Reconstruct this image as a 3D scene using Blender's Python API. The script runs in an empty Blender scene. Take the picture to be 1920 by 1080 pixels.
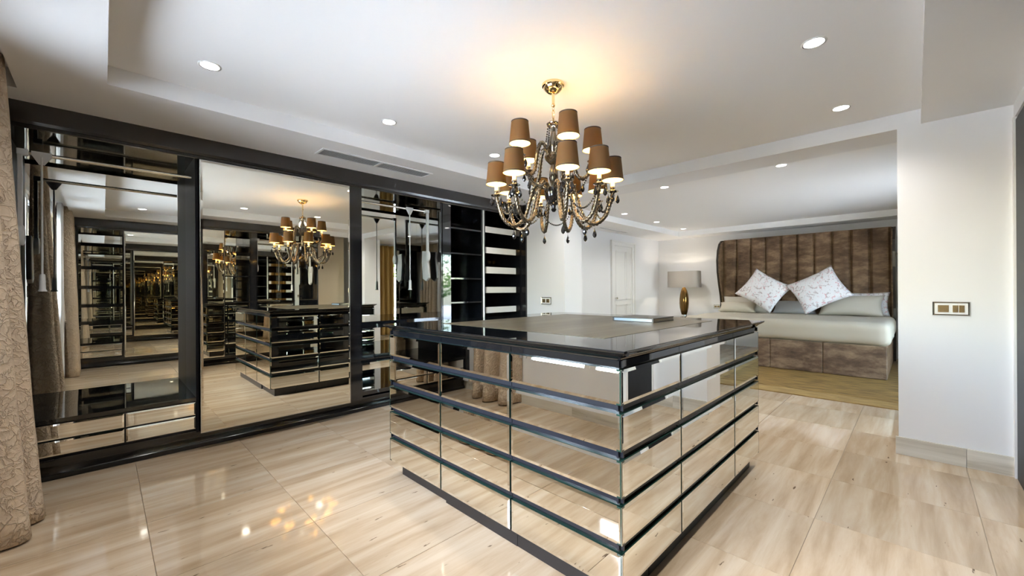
import bpy, bmesh, math, random
from math import sin, cos, pi, radians, sqrt
from mathutils import Vector, Matrix, noise

random.seed(7)
SC = bpy.context.scene
COL = SC.collection
V = Vector

# ------------------------------------------------------------------ camera
H = 1.25
cam_d = bpy.data.cameras.new('camera')
cam = bpy.data.objects.new('camera', cam_d)
COL.objects.link(cam)
cam_d.sensor_fit = 'HORIZONTAL'
cam_d.sensor_width = 36.0
cam_d.lens = 36.0 * 761.3 / 1920.0
cam_d.shift_y = (543.4 - 540.0) / 1920.0
cam_d.clip_start = 0.02
YAW, ROLL = radians(44.83), radians(-0.317)
_f = V((-sin(YAW), cos(YAW), 0)); _r = V((cos(YAW), sin(YAW), 0)); _u = V((0, 0, 1))
_r2 = _r * cos(ROLL) + _u * sin(ROLL); _u2 = -_r * sin(ROLL) + _u * cos(ROLL)
cam.matrix_world = Matrix(((_r2.x, _u2.x, -_f.x, 0), (_r2.y, _u2.y, -_f.y, 0), (_r2.z, _u2.z, -_f.z, H), (0, 0, 0, 1)))
SC.camera = cam

# ------------------------------------------------------------------ world, lights, exposure
SC.view_settings.view_transform = 'Standard'
SC.view_settings.look = 'None'
SC.view_settings.gamma = 1.0
SC.view_settings.use_curve_mapping = False
SC.view_settings.exposure = 1.22
cy = SC.cycles
cy.max_bounces = 18; cy.glossy_bounces = 16; cy.diffuse_bounces = 5; cy.transmission_bounces = 8
cy.transparent_max_bounces = 12
cy.caustics_reflective = False; cy.caustics_refractive = False
cy.use_denoising = True
cy.sample_clamp_indirect = 40.0
cy.blur_glossy = 0.3

SKY_STRENGTH = 2.3
world = bpy.data.worlds.new('world'); SC.world = world; world.use_nodes = True
wn = world.node_tree
bg = wn.nodes['Background']
sky = wn.nodes.new('ShaderNodeTexSky'); sky.sky_type = 'NISHITA'
sky.sun_disc = False; sky.sun_elevation = radians(48); sky.sun_rotation = radians(200)
sky.air_density = 1.0; sky.dust_density = 1.5
wn.links.new(sky.outputs[0], bg.inputs[0]); bg.inputs[1].default_value = SKY_STRENGTH

def area(name, loc, rot, sx, sy, energy, color=(1, 1, 1), portal=False):
    d = bpy.data.lights.new(name, 'AREA'); d.shape = 'RECTANGLE'; d.size = sx; d.size_y = sy
    d.energy = energy; d.color = color
    o = bpy.data.objects.new(name, d); o.location = loc; o.rotation_euler = rot; COL.objects.link(o)
    if portal: d.cycles.is_portal = True
    return o
# portals in the real window openings
area('window_portal', (-1.395, -0.70, 1.6), (radians(90), 0, 0), 3.4, 1.6, 1, portal=True)
area('bedroom_window_portal', (1.75, 6.8, 1.2), (radians(90), 0, radians(90)), 2.0, 2.4, 1, portal=True)

sd = bpy.data.lights.new('sun', 'SUN'); sd.energy = 11.5; sd.angle = radians(.6); sd.color = (1, .97, .93)
so = bpy.data.objects.new('sun', sd); COL.objects.link(so)
so.rotation_euler = V((-.36, -.06, -.93)).to_track_quat('-Z', 'Y').to_euler()
def point(name, loc, energy, color, r=0.02):
    d = bpy.data.lights.new(name, 'POINT'); d.energy = energy; d.color = color; d.shadow_soft_size = r
    o = bpy.data.objects.new(name, d); o.location = loc; COL.objects.link(o); return o
def spot(name, loc, energy, color, angle=120, blend=0.6, r=0.04):
    d = bpy.data.lights.new(name, 'SPOT'); d.energy = energy; d.color = color; d.shadow_soft_size = r
    d.spot_size = radians(angle); d.spot_blend = blend
    o = bpy.data.objects.new(name, d); o.location = loc; COL.objects.link(o); return o

# ------------------------------------------------------------------ materials
def mat(name, color=(.8, .8, .8), rough=.5, metal=0., **kw):
    m = bpy.data.materials.new(name); m.use_nodes = True
    b = m.node_tree.nodes['Principled BSDF']
    b.inputs['Base Color'].default_value = (*color, 1); b.inputs['Roughness'].default_value = rough
    b.inputs['Metallic'].default_value = metal
    for k, v in kw.items():
        i = b.inputs[k.replace('_', ' ')]
        i.default_value = (*v, 1) if isinstance(v, tuple) else v
    return m
def nodes(m): return m.node_tree.nodes, m.node_tree.links, m.node_tree.nodes['Principled BSDF']
def ramp(n, stops):
    r = n.new('ShaderNodeValToRGB'); e = r.color_ramp.elements
    while len(e) < len(stops): e.new(0.5)
    for i, (p, c) in enumerate(stops): e[i].position = p; e[i].color = (*c, 1) if len(c) == 3 else c
    return r
def bump(m, height, strength=.2, dist=.01):
    n, l, b = nodes(m); bp = n.new('ShaderNodeBump'); bp.inputs['Strength'].default_value = strength
    bp.inputs['Distance'].default_value = dist; l.new(height, bp.inputs['Height']); l.new(bp.outputs[0], b.inputs['Normal'])

M = {}
M['wall'] = mat('white_wall_paint', (.79, .797, .815), .65)
M['ceiling'] = mat('white_ceiling_paint', (.86, .86, .858), .7)
M['white'] = mat('white_lacquer', (.80, .80, .79), .35)
M['black'] = mat('black_glossy_glass', (.006, .007, .009), .03, Specular_IOR_Level=.9)
M['blackframe'] = mat('black_lacquer_frame', (.012, .012, .014), .09, Specular_IOR_Level=.8)
M['fascia'] = mat('dark_brown_black_lacquer', (.032, .029, .028), .15, Specular_IOR_Level=.8)
M['matblack'] = mat('black_plinth', (.013, .013, .015), .3)
M['groove'] = mat('black_groove_lacquer', (.012, .013, .018), .12)
M['top'] = mat('black_glass_top', (.006, .007, .008), .02, Specular_IOR_Level=1.0)
M['mirror'] = mat('silver_mirror', (.88, .87, .82), .0, 1.)
M['mirror_warm'] = mat('warm_tinted_mirror', (.82, .785, .68), .0, 1.)
M['mirror_back'] = mat('cool_tinted_mirror', (.86, .87, .82), .004, 1.)
M['glass_edge'] = mat('green_glass_edge', (.015, .045, .035), .08, Specular_IOR_Level=.8)
M['mirror_dark'] = mat('dark_tinted_mirror', (.42, .43, .42), .01, 1.)
M['satin'] = mat('satin_black_panel', (.008, .009, .013), .4, Specular_IOR_Level=.15)
M['rail'] = mat('navy_black_pull_rail', (.012, .014, .022), .32)
M['alu'] = mat('brushed_aluminium_edge', (.72, .70, .66), .25, 1.)
M['chrome'] = mat('dark_chrome', (.55, .52, .47), .08, 1.)
M['gold'] = mat('polished_gold_chrome', (.83, .66, .38), .08, 1.)
M['plastic'] = mat('white_plastic', (.72, .74, .75), .35)
M['cream_rod'] = mat('satin_rail_metal', (.78, .76, .70), .2, 1.)
M['beige'] = mat('beige_wall_paint', (.78, .70, .55), .6)
M['smoke'] = mat('smoky_twisted_glass', (.20, .17, .13), .06, .75, Specular_IOR_Level=.9)
M['crystal'] = mat('black_crystal', (.015, .014, .016), .02, 0., Specular_IOR_Level=1.0)
M['candle'] = mat('ivory_candle_sleeve', (.85, .65, .30), .5, Emission_Color=(1., .62, .2), Emission_Strength=1.6)
M['shade'] = None
M['velvet'] = None
M['linen'] = mat('beige_cotton', (.50, .445, .35), .8)
M['sheet'] = mat('pale_beige_sheet', (.53, .49, .42), .8)
M['greypillow'] = mat('grey_blue_cotton', (.42, .43, .46), .8)
M['piping'] = mat('dark_brown_wing_trim', (.035, .028, .024), .25)
M['downlight'] = mat('lit_downlight_diffuser', (1, 1, 1), .5, Emission_Color=(1., .97, .92), Emission_Strength=9.)
M['slot'] = mat('dark_grille_shade', (.28, .28, .28), .6)  # flat dark colour painting the shade behind the grille slats
M['grille'] = mat('grey_white_grille', (.78, .79, .78), .45)
M['sheer'] = mat('white_sheer', (.85, .87, .9), .8)
M['bounce_ground'] = mat('pale_bounce_ground', (.72, .71, .69), .8)  # made pale so the unseen ground bounces daylight indoors
M['switchgold'] = mat('bronze_switch_key', (.42, .30, .16), .25, .8)
M['switchframe'] = mat('polished_nickel', (.55, .52, .46), .12, 1.)
M['goldcurtain'] = mat('golden_curtain_fabric', (.55, .36, .12), .8)
M['lampbase'] = mat('golden_brown_glazed_ceramic', (.19, .105, .028), .05, .7)
M['foliage'] = mat('green_foliage', (.10, .22, .03), .7)
M['bark'] = mat('tree_bark', (.10, .07, .05), .9)

# travertine (veins along the room's length)
def travertine(name, c1, c2, c3, rough, along='y', rnd=True, tint=.12):
    m = mat(name, c1, rough); n, l, b = nodes(m)
    g = n.new('ShaderNodeNewGeometry'); mp = n.new('ShaderNodeMapping')
    mp.inputs['Scale'].default_value = (9., .8, 9.) if along == 'y' else (.8, 9., 14.)
    add = n.new('ShaderNodeVectorMath'); add.operation = 'ADD'
    oi = n.new('ShaderNodeObjectInfo'); sc = n.new('ShaderNodeVectorMath'); sc.operation = 'SCALE'
    cmb = n.new('ShaderNodeCombineXYZ'); l.new(oi.outputs['Random'], cmb.inputs[0]); l.new(oi.outputs['Random'], cmb.inputs[1])
    l.new(cmb.outputs[0], sc.inputs[0]); sc.inputs['Scale'].default_value = 13.
    l.new(g.outputs['Position'], add.inputs[0]); l.new(sc.outputs[0], add.inputs[1])
    l.new(add.outputs[0], mp.inputs[0])
    nz = n.new('ShaderNodeTexNoise'); nz.inputs['Scale'].default_value = 1.1; nz.inputs['Detail'].default_value = 8; nz.inputs['Roughness'].default_value = .62
    nz.inputs['Distortion'].default_value = .35
    l.new(mp.outputs[0], nz.inputs['Vector'])
    r = ramp(n, [(.32, c3), (.50, c1), (.68, c2)]); l.new(nz.outputs[0], r.inputs[0])
    # small dark pits stretched along the vein
    mp2 = n.new('ShaderNodeMapping'); mp2.inputs['Scale'].default_value = (34., 7., 34.) if along == 'y' else (7., 34., 34.)
    l.new(add.outputs[0], mp2.inputs[0])
    nz2 = n.new('ShaderNodeTexNoise'); nz2.inputs['Scale'].default_value = 1.; nz2.inputs['Detail'].default_value = 3
    l.new(mp2.outputs[0], nz2.inputs['Vector'])
    r2 = ramp(n, [(.265, (1, 1, 1)), (.295, (0, 0, 0))]); l.new(nz2.outputs[0], r2.inputs[0])
    mx = n.new('ShaderNodeMixRGB'); l.new(r2.outputs[0], mx.inputs[0]); l.new(r.outputs[0], mx.inputs[1]); mx.inputs[2].default_value = (.16, .11, .07, 1)
    hs = n.new('ShaderNodeHueSaturation'); mr = n.new('ShaderNodeMapRange')
    l.new(oi.outputs['Random'], mr.inputs[0]); mr.inputs[3].default_value = 1 - tint; mr.inputs[4].default_value = 1 + tint * .6
    l.new(mr.outputs[0], hs.inputs['Value']); l.new(mx.outputs[0], hs.inputs['Color'])
    l.new(hs.outputs[0], b.inputs['Base Color'])
    return m
M['tile'] = travertine('polished_travertine', (.55, .43, .30), (.64, .54, .41), (.43, .315, .20), .06)
M['skirt'] = travertine('travertine_skirting', (.60, .57, .50), (.70, .67, .60), (.42, .38, .31), .3, 'x')
M['grout'] = mat('travertine_grout', (.36, .29, .21), .5)
M['insert'] = travertine('taupe_veneer_insert', (.10, .085, .055), (.145, .125, .085), (.07, .058, .035), .30, 'y')
M['insert'].node_tree.nodes['Principled BSDF'].inputs['Specular IOR Level'].default_value = .12

# crinkled curtain cloth
def crinkle(name, color, strength=.85, sheen=.0):
    m = mat(name, color, .75); n, l, b = nodes(m)
    tc = n.new('ShaderNodeTexCoord')
    nz = n.new('ShaderNodeTexNoise'); nz.inputs['Scale'].default_value = 9; nz.inputs['Detail'].default_value = 4; nz.inputs['Distortion'].default_value = 1.5
    l.new(tc.outputs['Object'], nz.inputs[0])
    mixv = n.new('ShaderNodeMixRGB'); mixv.inputs[0].default_value = .12
    l.new(tc.outputs['Object'], mixv.inputs[1]); l.new(nz.outputs[1], mixv.inputs[2])
    vo = n.new('ShaderNodeTexVoronoi'); vo.feature = 'DISTANCE_TO_EDGE'; vo.inputs['Scale'].default_value = 24
    l.new(mixv.outputs[0], vo.inputs['Vector'])
    r = ramp(n, [(0., (1, 1, 1)), (.06, (.25, .25, .25)), (.3, (0, 0, 0))]); l.new(vo.outputs[0], r.inputs[0])
    bump(m, r.outputs[0], strength, .01)
    mx = n.new('ShaderNodeMixRGB'); mx.inputs[1].default_value = (*color, 1); mx.inputs[2].default_value = (*[min(1, c * 1.25) for c in color], 1)
    l.new(r.outputs[0], mx.inputs[0]); l.new(mx.outputs[0], b.inputs['Base Color'])
    return m
M['curtain'] = crinkle('crinkled_taupe_curtain', (.62, .50, .37))

def velvet():
    m = mat('brown_crushed_velvet', (.13, .09, .06), .55); n, l, b = nodes(m)
    tc = n.new('ShaderNodeTexCoord')
    nz = n.new('ShaderNodeTexNoise'); nz.inputs['Scale'].default_value = 3.4; nz.inputs['Detail'].default_value = 9; nz.inputs['Roughness'].default_value = .68; nz.inputs['Distortion'].default_value = .15
    mp = n.new('ShaderNodeMapping'); mp.inputs['Scale'].default_value = (1., 1., 2.4)
    l.new(tc.outputs['Object'], mp.inputs[0]); l.new(mp.outputs[0], nz.inputs[0])
    r = ramp(n, [(.28, (.04, .021, .011)), (.48, (.15, .088, .048)), (.68, (.33, .225, .135))]); l.new(nz.outputs[0], r.inputs[0])
    l.new(r.outputs[0], b.inputs['Base Color'])
    b.inputs['Sheen Weight'].default_value = .5; b.inputs['Sheen Tint'].default_value = (.8, .6, .4, 1); b.inputs['Sheen Roughness'].default_value = .35
    bump(m, nz.outputs[0], .25, .02)
    return m
M['velvet'] = velvet()

def floral():
    m = mat('white_floral_print_cotton', (.8, .8, .82), .8); n, l, b = nodes(m)
    tc = n.new('ShaderNodeTexCoord')
    def spots(scale, lo, hi, seed):
        mp = n.new('ShaderNodeMapping'); mp.inputs['Location'].default_value = (seed, seed * 2, seed * 3); l.new(tc.outputs['Object'], mp.inputs[0])
        nz = n.new('ShaderNodeTexNoise'); nz.inputs['Scale'].default_value = scale; nz.inputs['Detail'].default_value = 3; nz.inputs['Distortion'].default_value = 1.2
        l.new(mp.outputs[0], nz.inputs[0]); r = ramp(n, [(lo, (0, 0, 0)), (hi, (1, 1, 1))]); l.new(nz.outputs[0], r.inputs[0]); return r
    a = spots(15, .56, .62, 1.3); c = spots(20, .60, .66, 7.1)
    m1 = n.new('ShaderNodeMixRGB'); m1.inputs[1].default_value = (.80, .79, .82, 1); m1.inputs[2].default_value = (.50, .44, .46, 1); l.new(a.outputs[0], m1.inputs[0])
    m2 = n.new('ShaderNodeMixRGB'); m2.inputs[2].default_value = (.68, .38, .42, 1); l.new(m1.outputs[0], m2.inputs[1]); l.new(c.outputs[0], m2.inputs[0])
    l.new(m2.outputs[0], b.inputs['Base Color']); return m
M['floral'] = floral()

def rugmat(name, c1, c2):
    m = mat(name, c1, .55); n, l, b = nodes(m)
    g = n.new('ShaderNodeNewGeometry'); mp = n.new('ShaderNodeMapping'); mp.inputs['Scale'].default_value = (3, 22, 1); l.new(g.outputs['Position'], mp.inputs[0])
    nz = n.new('ShaderNodeTexNoise'); nz.inputs['Scale'].default_value = 1.3; nz.inputs['Detail'].default_value = 6; l.new(mp.outputs[0], nz.inputs[0])
    r = ramp(n, [(.42, c2), (.57, c1)]); l.new(nz.outputs[0], r.inputs[0]); l.new(r.outputs[0], b.inputs['Base Color'])
    bump(m, nz.outputs[0], .3, .01); return m
M['rug'] = rugmat('golden_silk_rug', (.34, .205, .055), (.15, .085, .02))
M['rugborder'] = rugmat('pale_gold_rug_border', (.42, .28, .10), (.26, .16, .05))

def shade_mat(name, color, trans, seam=True):
    m = mat(name, color, .7); n, l, b = nodes(m)
    tr = n.new('ShaderNodeBsdfTranslucent'); tr.inputs[0].default_value = (*trans, 1)
    mx = n.new('ShaderNodeMixShader'); mx.inputs[0].default_value = .36
    out = n['Material Output']; l.new(b.outputs[0], mx.inputs[1]); l.new(tr.outputs[0], mx.inputs[2]); l.new(mx.outputs[0], out.inputs[0])
    return m
M['shade'] = shade_mat('taupe_silk_shade', (.075, .062, .036), (.90, .56, .13))
M['shade_in'] = mat('gold_shade_lining', (.95, .78, .42), .5)
M['lampshade'] = shade_mat('grey_linen_shade', (.52, .49, .46), (.35, .33, .30))

def pane_mat():
    m = bpy.data.materials.new('clear_window_glass'); m.use_nodes = True
    n = m.node_tree.nodes; l = m.node_tree.links; n.clear()
    o = n.new('ShaderNodeOutputMaterial'); t = n.new('ShaderNodeBsdfTransparent'); g = n.new('ShaderNodeBsdfGlossy'); g.inputs['Roughness'].default_value = 0
    f = n.new('ShaderNodeFresnel'); f.inputs[0].default_value = 1.45; mx = n.new('ShaderNodeMixShader')
    t.inputs[0].default_value = (.96, .98, .97, 1)
    l.new(f.outputs[0], mx.inputs[0]); l.new(t.outputs[0], mx.inputs[1]); l.new(g.outputs[0], mx.inputs[2]); l.new(mx.outputs[0], o.inputs[0])
    return m
M['pane'] = pane_mat()
M['trayglass'] = mat('pale_blue_acrylic', (.30, .40, .50), .12, 0., Specular_IOR_Level=.8)

# ------------------------------------------------------------------ mesh builder
WO = {}
class MB:
    def __init__(s): s.bm = bmesh.new(); s.mi = 0
    def face(s, vs, mi=None):
        try: f = s.bm.faces.new(vs)
        except ValueError: return
        f.material_index = s.mi if mi is None else mi
    def box(s, x0, x1, y0, y1, z0, z1, mi=None):
        x0, x1 = min(x0, x1), max(x0, x1); y0, y1 = min(y0, y1), max(y0, y1); z0, z1 = min(z0, z1), max(z0, z1)
        v = [s.bm.verts.new(p) for p in ((x0,y0,z0),(x1,y0,z0),(x1,y1,z0),(x0,y1,z0),(x0,y0,z1),(x1,y0,z1),(x1,y1,z1),(x0,y1,z1))]
        for f in ((0,3,2,1),(4,5,6,7),(0,1,5,4),(1,2,6,5),(2,3,7,6),(3,0,4,7)): s.face([v[i] for i in f], mi)
        return s
    def loft(s, rings, cap=True, close=True, mi=None):
        R = [[s.bm.verts.new(p) for p in r] for r in rings]
        n = len(R[0])
        for a, b in zip(R, R[1:]):
            for i in range(n if close else n - 1):
                j = (i + 1) % n; s.face([a[i], a[j], b[j], b[i]], mi)
        if cap: s.face(R[0][::-1], mi); s.face(R[-1], mi)
        return s
    def rects(s, levels, mi=None):      # levels: (x0,x1,y0,y1,z)
        return s.loft([[(a,c,z),(b,c,z),(b,d,z),(a,d,z)] for a, b, c, d, z in levels], mi=mi)
    def prism_y(s, prof, y0, y1, mi=None):   # prof (x,z)
        return s.loft([[(x, y, z) for x, z in prof] for y in (y0, y1)], mi=mi)
    def prism_x(s, prof, x0, x1, mi=None):   # prof (y,z)
        return s.loft([[(x, y, z) for y, z in prof] for x in (x0, x1)], mi=mi)
    def lathe(s, prof, c=(0, 0), n=24, cap=True, mi=None):   # prof (r,z)
        return s.loft([[(c[0] + r * cos(2*pi*i/n), c[1] + r * sin(2*pi*i/n), z) for i in range(n)] for r, z in prof], cap=cap, mi=mi)
    def tube(s, pts, rad, n=8, lobes=0, twist=0., amp=.18, cap=True, mi=None):
        pts = [V(p) for p in pts]; rings = []; up = V((0, 0, 1)); t0 = (pts[1] - pts[0]).normalized()
        nx = t0.cross(up)
        if nx.length < 1e-3: nx = t0.cross(V((0, 1, 0)))
        nx.normalize(); L = 0
        for i, p in enumerate(pts):
            t = (pts[min(i+1, len(pts)-1)] - pts[max(i-1, 0)]).normalized()
            nx = (nx - t * nx.dot(t)).normalized(); ny = t.cross(nx)
            if i: L += (p - pts[i-1]).length
            r0 = rad[i] if isinstance(rad, (list, tuple)) else rad
            ring = []
            for k in range(n):
                a = 2*pi*k/n; r = r0 * (1 + (amp * cos(lobes*(a + 0)) if lobes else 0)); aa = a + twist * L
                ring.append(p + nx * (r * cos(aa)) + ny * (r * sin(aa)))
            rings.append(ring)
        return s.loft(rings, cap=cap, mi=mi)
    def ball(s, c, r, n=8, sz=1., mi=None):
        m = n // 2 + 1
        return s.loft([[(c[0] + r*sin(pi*j/m)*cos(2*pi*i/n), c[1] + r*sin(pi*j/m)*sin(2*pi*i/n), c[2] + sz*r*cos(pi*j/m)) for i in range(n)] for j in [.08] + list(range(1, m)) + [m-.08]], mi=mi)
    def mesh(s, name, mats, smooth=False, off=(0, 0, 0), bevel=0.):
        bmesh.ops.recalc_face_normals(s.bm, faces=s.bm.faces)
        if bevel:
            bmesh.ops.bevel(s.bm, geom=[e for e in s.bm.edges if len(e.link_faces) == 2 and e.calc_face_angle(0) > .5], offset=bevel, segments=2, profile=.5, affect='EDGES')
        if any(off): bmesh.ops.translate(s.bm, vec=V(off), verts=s.bm.verts)
        me = bpy.data.meshes.new(name); s.bm.to_mesh(me); s.bm.free()
        for m in (mats if isinstance(mats, (list, tuple)) else [mats]): me.materials.append(m)
        if smooth:
            me.polygons.foreach_set('use_smooth', [True] * len(me.polygons))
            if smooth != 'all':
                me.set_sharp_from_angle(angle=radians(40))
        me.update(); return me

def link(name, me, parent=None, loc=None):
    o = bpy.data.objects.new(name, me); COL.objects.link(o)
    if parent is not None:
        o.parent = parent; base = WO[parent.name]; l = V(loc) if loc is not None else base
        o.location = l - base; WO[o.name] = l
    else:
        o.location = loc if loc is not None else (0, 0, 0); WO[o.name] = V(o.location)
    return o
def part(name, mb, m, parent, smooth=False, bevel=0.):
    """mesh given in WORLD coordinates, becomes a child of parent"""
    b = WO[parent.name]
    return link(name, mb.mesh(name, m, smooth, -b, bevel), parent)
def tag(o, label=None, cat=None, group=None, kind=None):
    if label: o['label'] = label
    if cat: o['category'] = cat
    if group: o['group'] = group
    if kind: o['kind'] = kind
    return o
def thing(name, label, cat, loc, group=None):
    o = bpy.data.objects.new(name, None); o.empty_display_size = .1; COL.objects.link(o); o.location = loc
    WO[o.name] = V(loc); return tag(o, label, cat, group)
def solo(name, mb, m, loc, label, cat, group=None, smooth=False, bevel=0.):
    o = link(name, mb.mesh(name, m, smooth, -V(loc), bevel), None, loc); return tag(o, label, cat, group)
def struct(name, mb, m, parent=None, smooth=False, bevel=0.):
    o = part(name, mb, m, parent, smooth, bevel) if parent else link(name, mb.mesh(name, m, smooth, (0,0,0), bevel))
    if not parent: o['kind'] = 'structure'
    return o
def copy_tree(o, parent=None):
    c = o.copy(); COL.objects.link(c)
    if parent is not None: c.parent = parent
    WO[c.name] = WO[o.name].copy()
    for ch in list(o.children): copy_tree(ch, c)
    return c
def B(*a): return MB().box(*a)

# ================================================================== SHELL
KS = .9756
XW = -4.00          # front of the left wardrobe run
XO = 0.47           # front of the opposite wardrobe run
YB = 4.226          # face of the end wall with the opening
YW = -0.52          # window wall
ZS, ZC = 2.45, 2.56

struct('wall_left', B(-4.95, -4.75, -.7, 4.606, 0, 2.76), M['wall'])
# window wall with its opening
m = MB(); m.box(-4.95, -3.10, YW-.18, YW, 0, 2.76); m.box(.31, 1.3, YW-.18, YW, 0, 2.76); m.box(-3.10, .31, YW-.18, YW, 2.40, 2.76); m.box(-3.10, .31, YW-.18, YW, 0, .80)
struct('wall_window', m, M['wall'])
m = MB(); m.box(1.12, 1.3, -.7, 4.24, 0, 2.76)
struct('wall_right', m, M['wall'])
m = MB(); m.box(-.095, 1.78, YB, 4.606, 0, 2.76); m.box(-3.235, -.095, YB, 4.606, 2.445, 2.76)
struct('wall_end', m, M['wall'])
struct('wall_pier', B(-4.76, -3.235, YB, 4.606, 0, 2.76), M['wall'])
struct('wall_bedroom_left', B(-4.76, -4.56, 4.60, 9.98, 0, 2.76), M['wall'])
struct('wall_bedroom_back', B(-4.76, 1.78, 9.8, 9.98, 0, 2.76), M['wall'])
m = MB(); m.box(1.6, 1.78, 4.606, 5.8, 0, 2.76); m.box(1.6, 1.78, 7.8, 9.8, 0, 2.76); m.box(1.6, 1.78, 5.8, 7.8, 2.40, 2.76)
struct('wall_bedroom_right', m, M['wall'])
struct('ceiling', B(-4.95, 1.3, -.7, 4.3, ZC, 2.78), M['ceiling'])
struct('ceiling_bedroom', B(-4.76, 1.78, 4.5, 9.98, ZC, 2.78), M['ceiling'])
m = MB(); m.box(-4.75, -3.306, .02, YB, ZS, ZC); struct('trim_1', m, M['ceiling'])
m = MB(); m.box(-4.75, 1.12, -.353, .02, ZS, ZC); m.box(-4.75, -3.73, YW, -.353, ZS, ZC); struct('trim_2', m, M['ceiling'])
m = MB(); m.box(.032, 1.12, .02, YB, ZS, ZC); struct('trim_3', m, M['ceiling'])
m = MB(); m.box(-4.56, -3.85, 4.606, 9.8, ZS, ZC); m.box(-3.85, 1.6, 9.3, 9.8, ZS, ZC); struct('trim_4', m, M['ceiling'])
# set-back wall beyond the opposite wardrobe and the dark lacquer leaf by the end wall
struct('wall_recess', B(.86, .90, 3.01, 3.66, 0, ZS), M['beige'])

# ---- floor tiles
fl = struct('floor', B(-4.95, 1.8, -.7, 10, -.12, -.004), M['grout'])
TS = .6395
tile_me = MB().rects([(.0012, TS-.0012, .0012, TS-.0012, -.004), (.0012, TS-.0012, .0012, TS-.0012, -.0006), (.002, TS-.002, .002, TS-.002, 0)]).mesh('tile', M['tile'])
count = 0
for i in range(-7, 3):
    for j in range(-2, 15):
        x0 = .245 + (i - 1) * TS; y0 = .16 + j * TS
        if x0 + TS < -4.95 or x0 > 1.8 or y0 > 9.98 or y0 + TS < -.6: continue
        if x0 > 1.0 and y0 < 4.2 and x0 > 1.2: continue
        if count < 298:
            link('floor_tile', tile_me, fl, (x0, y0, 0)); count += 1

# ---- skirting (travertine pieces)
def skirting(name, pieces, axis, face, d, h=.13):
    root = None
    for k, (a, b) in enumerate(pieces):
        mb = MB()
        if axis == 'x': mb.box(a+.0008, b-.0008, face, face + d, 0, h)
        else: mb.box(face, face + d, a+.0008, b-.0008, 0, h)
        if root is None: root = struct(name, mb, M['skirt'], bevel=.0015)
        else: part('skirting_piece', mb, M['skirt'], root, bevel=.0015)
skirting('baseboard_end', [(-.112, .246), (.246, .468)], 'x', YB, -.016)
skirting('baseboard_window', [(-4.7, -4.0), (-4.0, -3.1), (-3.1, -2.4), (-2.4, -1.7), (-1.7, -1.0), (-1.0, -.3), (-.3, .40)], 'x', YW, .016)
skirting('baseboard_pier', [(-3.899, -3.235)], 'x', YB, -.016)
skirting('baseboard_bedroom', [(4.61, 5.6), (5.6, 6.6), (6.6, 7.52)], 'y', -4.56, .016)

# ---- dark lacquer leaf and frame at the right end
d = struct('door_2', B(.466, .52, 3.66, 4.19, 0.0, 2.34), M['satin'])
struct('trim_5', B(.455, .53, 4.19, YB, 0, 2.36), M['white'])
struct('trim_6', B(.455, .53, 3.62, 3.66, 0, 2.36), M['white'])
struct('trim_7', B(.462, .56, 3.01, YB, 2.36, ZS), M['wall'])

# ---- windows
def french_window(name, ax, a0, a1, z1, face, s, nl, z0=0.):
    zb = z0 + .055
    fr = MB(); t = .06; D = (face, face + s*.07)
    def bx(mb, a, b, z0, zz, dd=D):
        if ax == 'x': mb.box(a, b, dd[0], dd[1], z0, zz)
        else: mb.box(dd[0], dd[1], a, b, z0, zz)
    bx(fr, a0, a0+t, z0, z1); bx(fr, a1-t, a1, z0, z1); bx(fr, a0+t, a1-t, z1-t, z1); bx(fr, a0+t, a1-t, z0, z0+.05)
    root = struct(name, fr, M['white'])
    w = (a1 - a0 - 2*t) / nl; e = (face + s*.015, face + s*.055); g = (face + s*.032, face + s*.038)
    for k in range(nl):
        p, q = a0 + t + k*w, a0 + t + (k+1)*w
        lf = MB(); u = .065
        bx(lf, p+.003, p+u, zb, z1-t-.005, e); bx(lf, q-u, q-.003, zb, z1-t-.005, e); bx(lf, p+u, q-u, z1-t-u, z1-t-.005, e); bx(lf, p+u, q-u, zb, z0+.13, e)
        leaf = part('window_frame', lf, M['white'], root)
        gl = MB(); bx(gl, p+u, q-u, z0+.13, z1-t-u, g); part('pane', gl, M['pane'], leaf)
        hd = MB(); bx(hd, q-.045, q-.025, 1.2, 1.32, (face + s*.055, face + s*.085)); part('handle', hd, M['chrome'], leaf)
french_window('window_1', 'x', -3.10, .31, 2.40, YW-.12, 1, 4, .80)
struct('trim_10', B(-3.14, .35, YW-.06, YW+.02, .80, .825), M['white'])
french_window('window_2', 'y', 5.8, 7.8, 2.40, 1.72, -1, 2)

# ---- bedroom door (white panelled) in the left bedroom wall
xd = -4.56
m = MB(); m.box(xd, xd+.03, 7.53, 7.65, 0, 2.185); m.box(xd, xd+.03, 8.41, 8.53, 0, 2.185); m.box(xd, xd+.03, 7.53, 8.53, 2.185, 2.29)
m.box(xd+.03, xd+.045, 7.53, 7.56, 0, 2.29); m.box(xd+.03, xd+.045, 8.50, 8.53, 0, 2.29); m.box(xd+.03, xd+.045, 7.56, 8.50, 2.26, 2.29)
dr = struct('door_1', m, M['white'])
m = MB(); m.box(xd+.001, xd+.016, 7.652, 8.408, .01, 2.183)
for z0, z1 in ((.12, .62), (.70, .92), (1.02, 2.08)):
    for y0, y1 in ((7.72, 8.12), (8.16, 8.36)):
        m.box(xd+.016, xd+.022, y0, y0+.02, z0, z1); m.box(xd+.016, xd+.022, y1-.02, y1, z0, z1); m.box(xd+.016, xd+.022, y0, y1, z0, z0+.02); m.box(xd+.016, xd+.022, y0, y1, z1-.02, z1)
part('door_leaf', m, M['white'], dr)
m = MB(); m.tube([(xd+.016, 7.69, 1.06), (xd+.05, 7.69, 1.06)], .008); m.ball((xd+.062, 7.69, 1.06), .022, 12)
part('door_knob', m, M['chrome'], dr, smooth=True)

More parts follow.
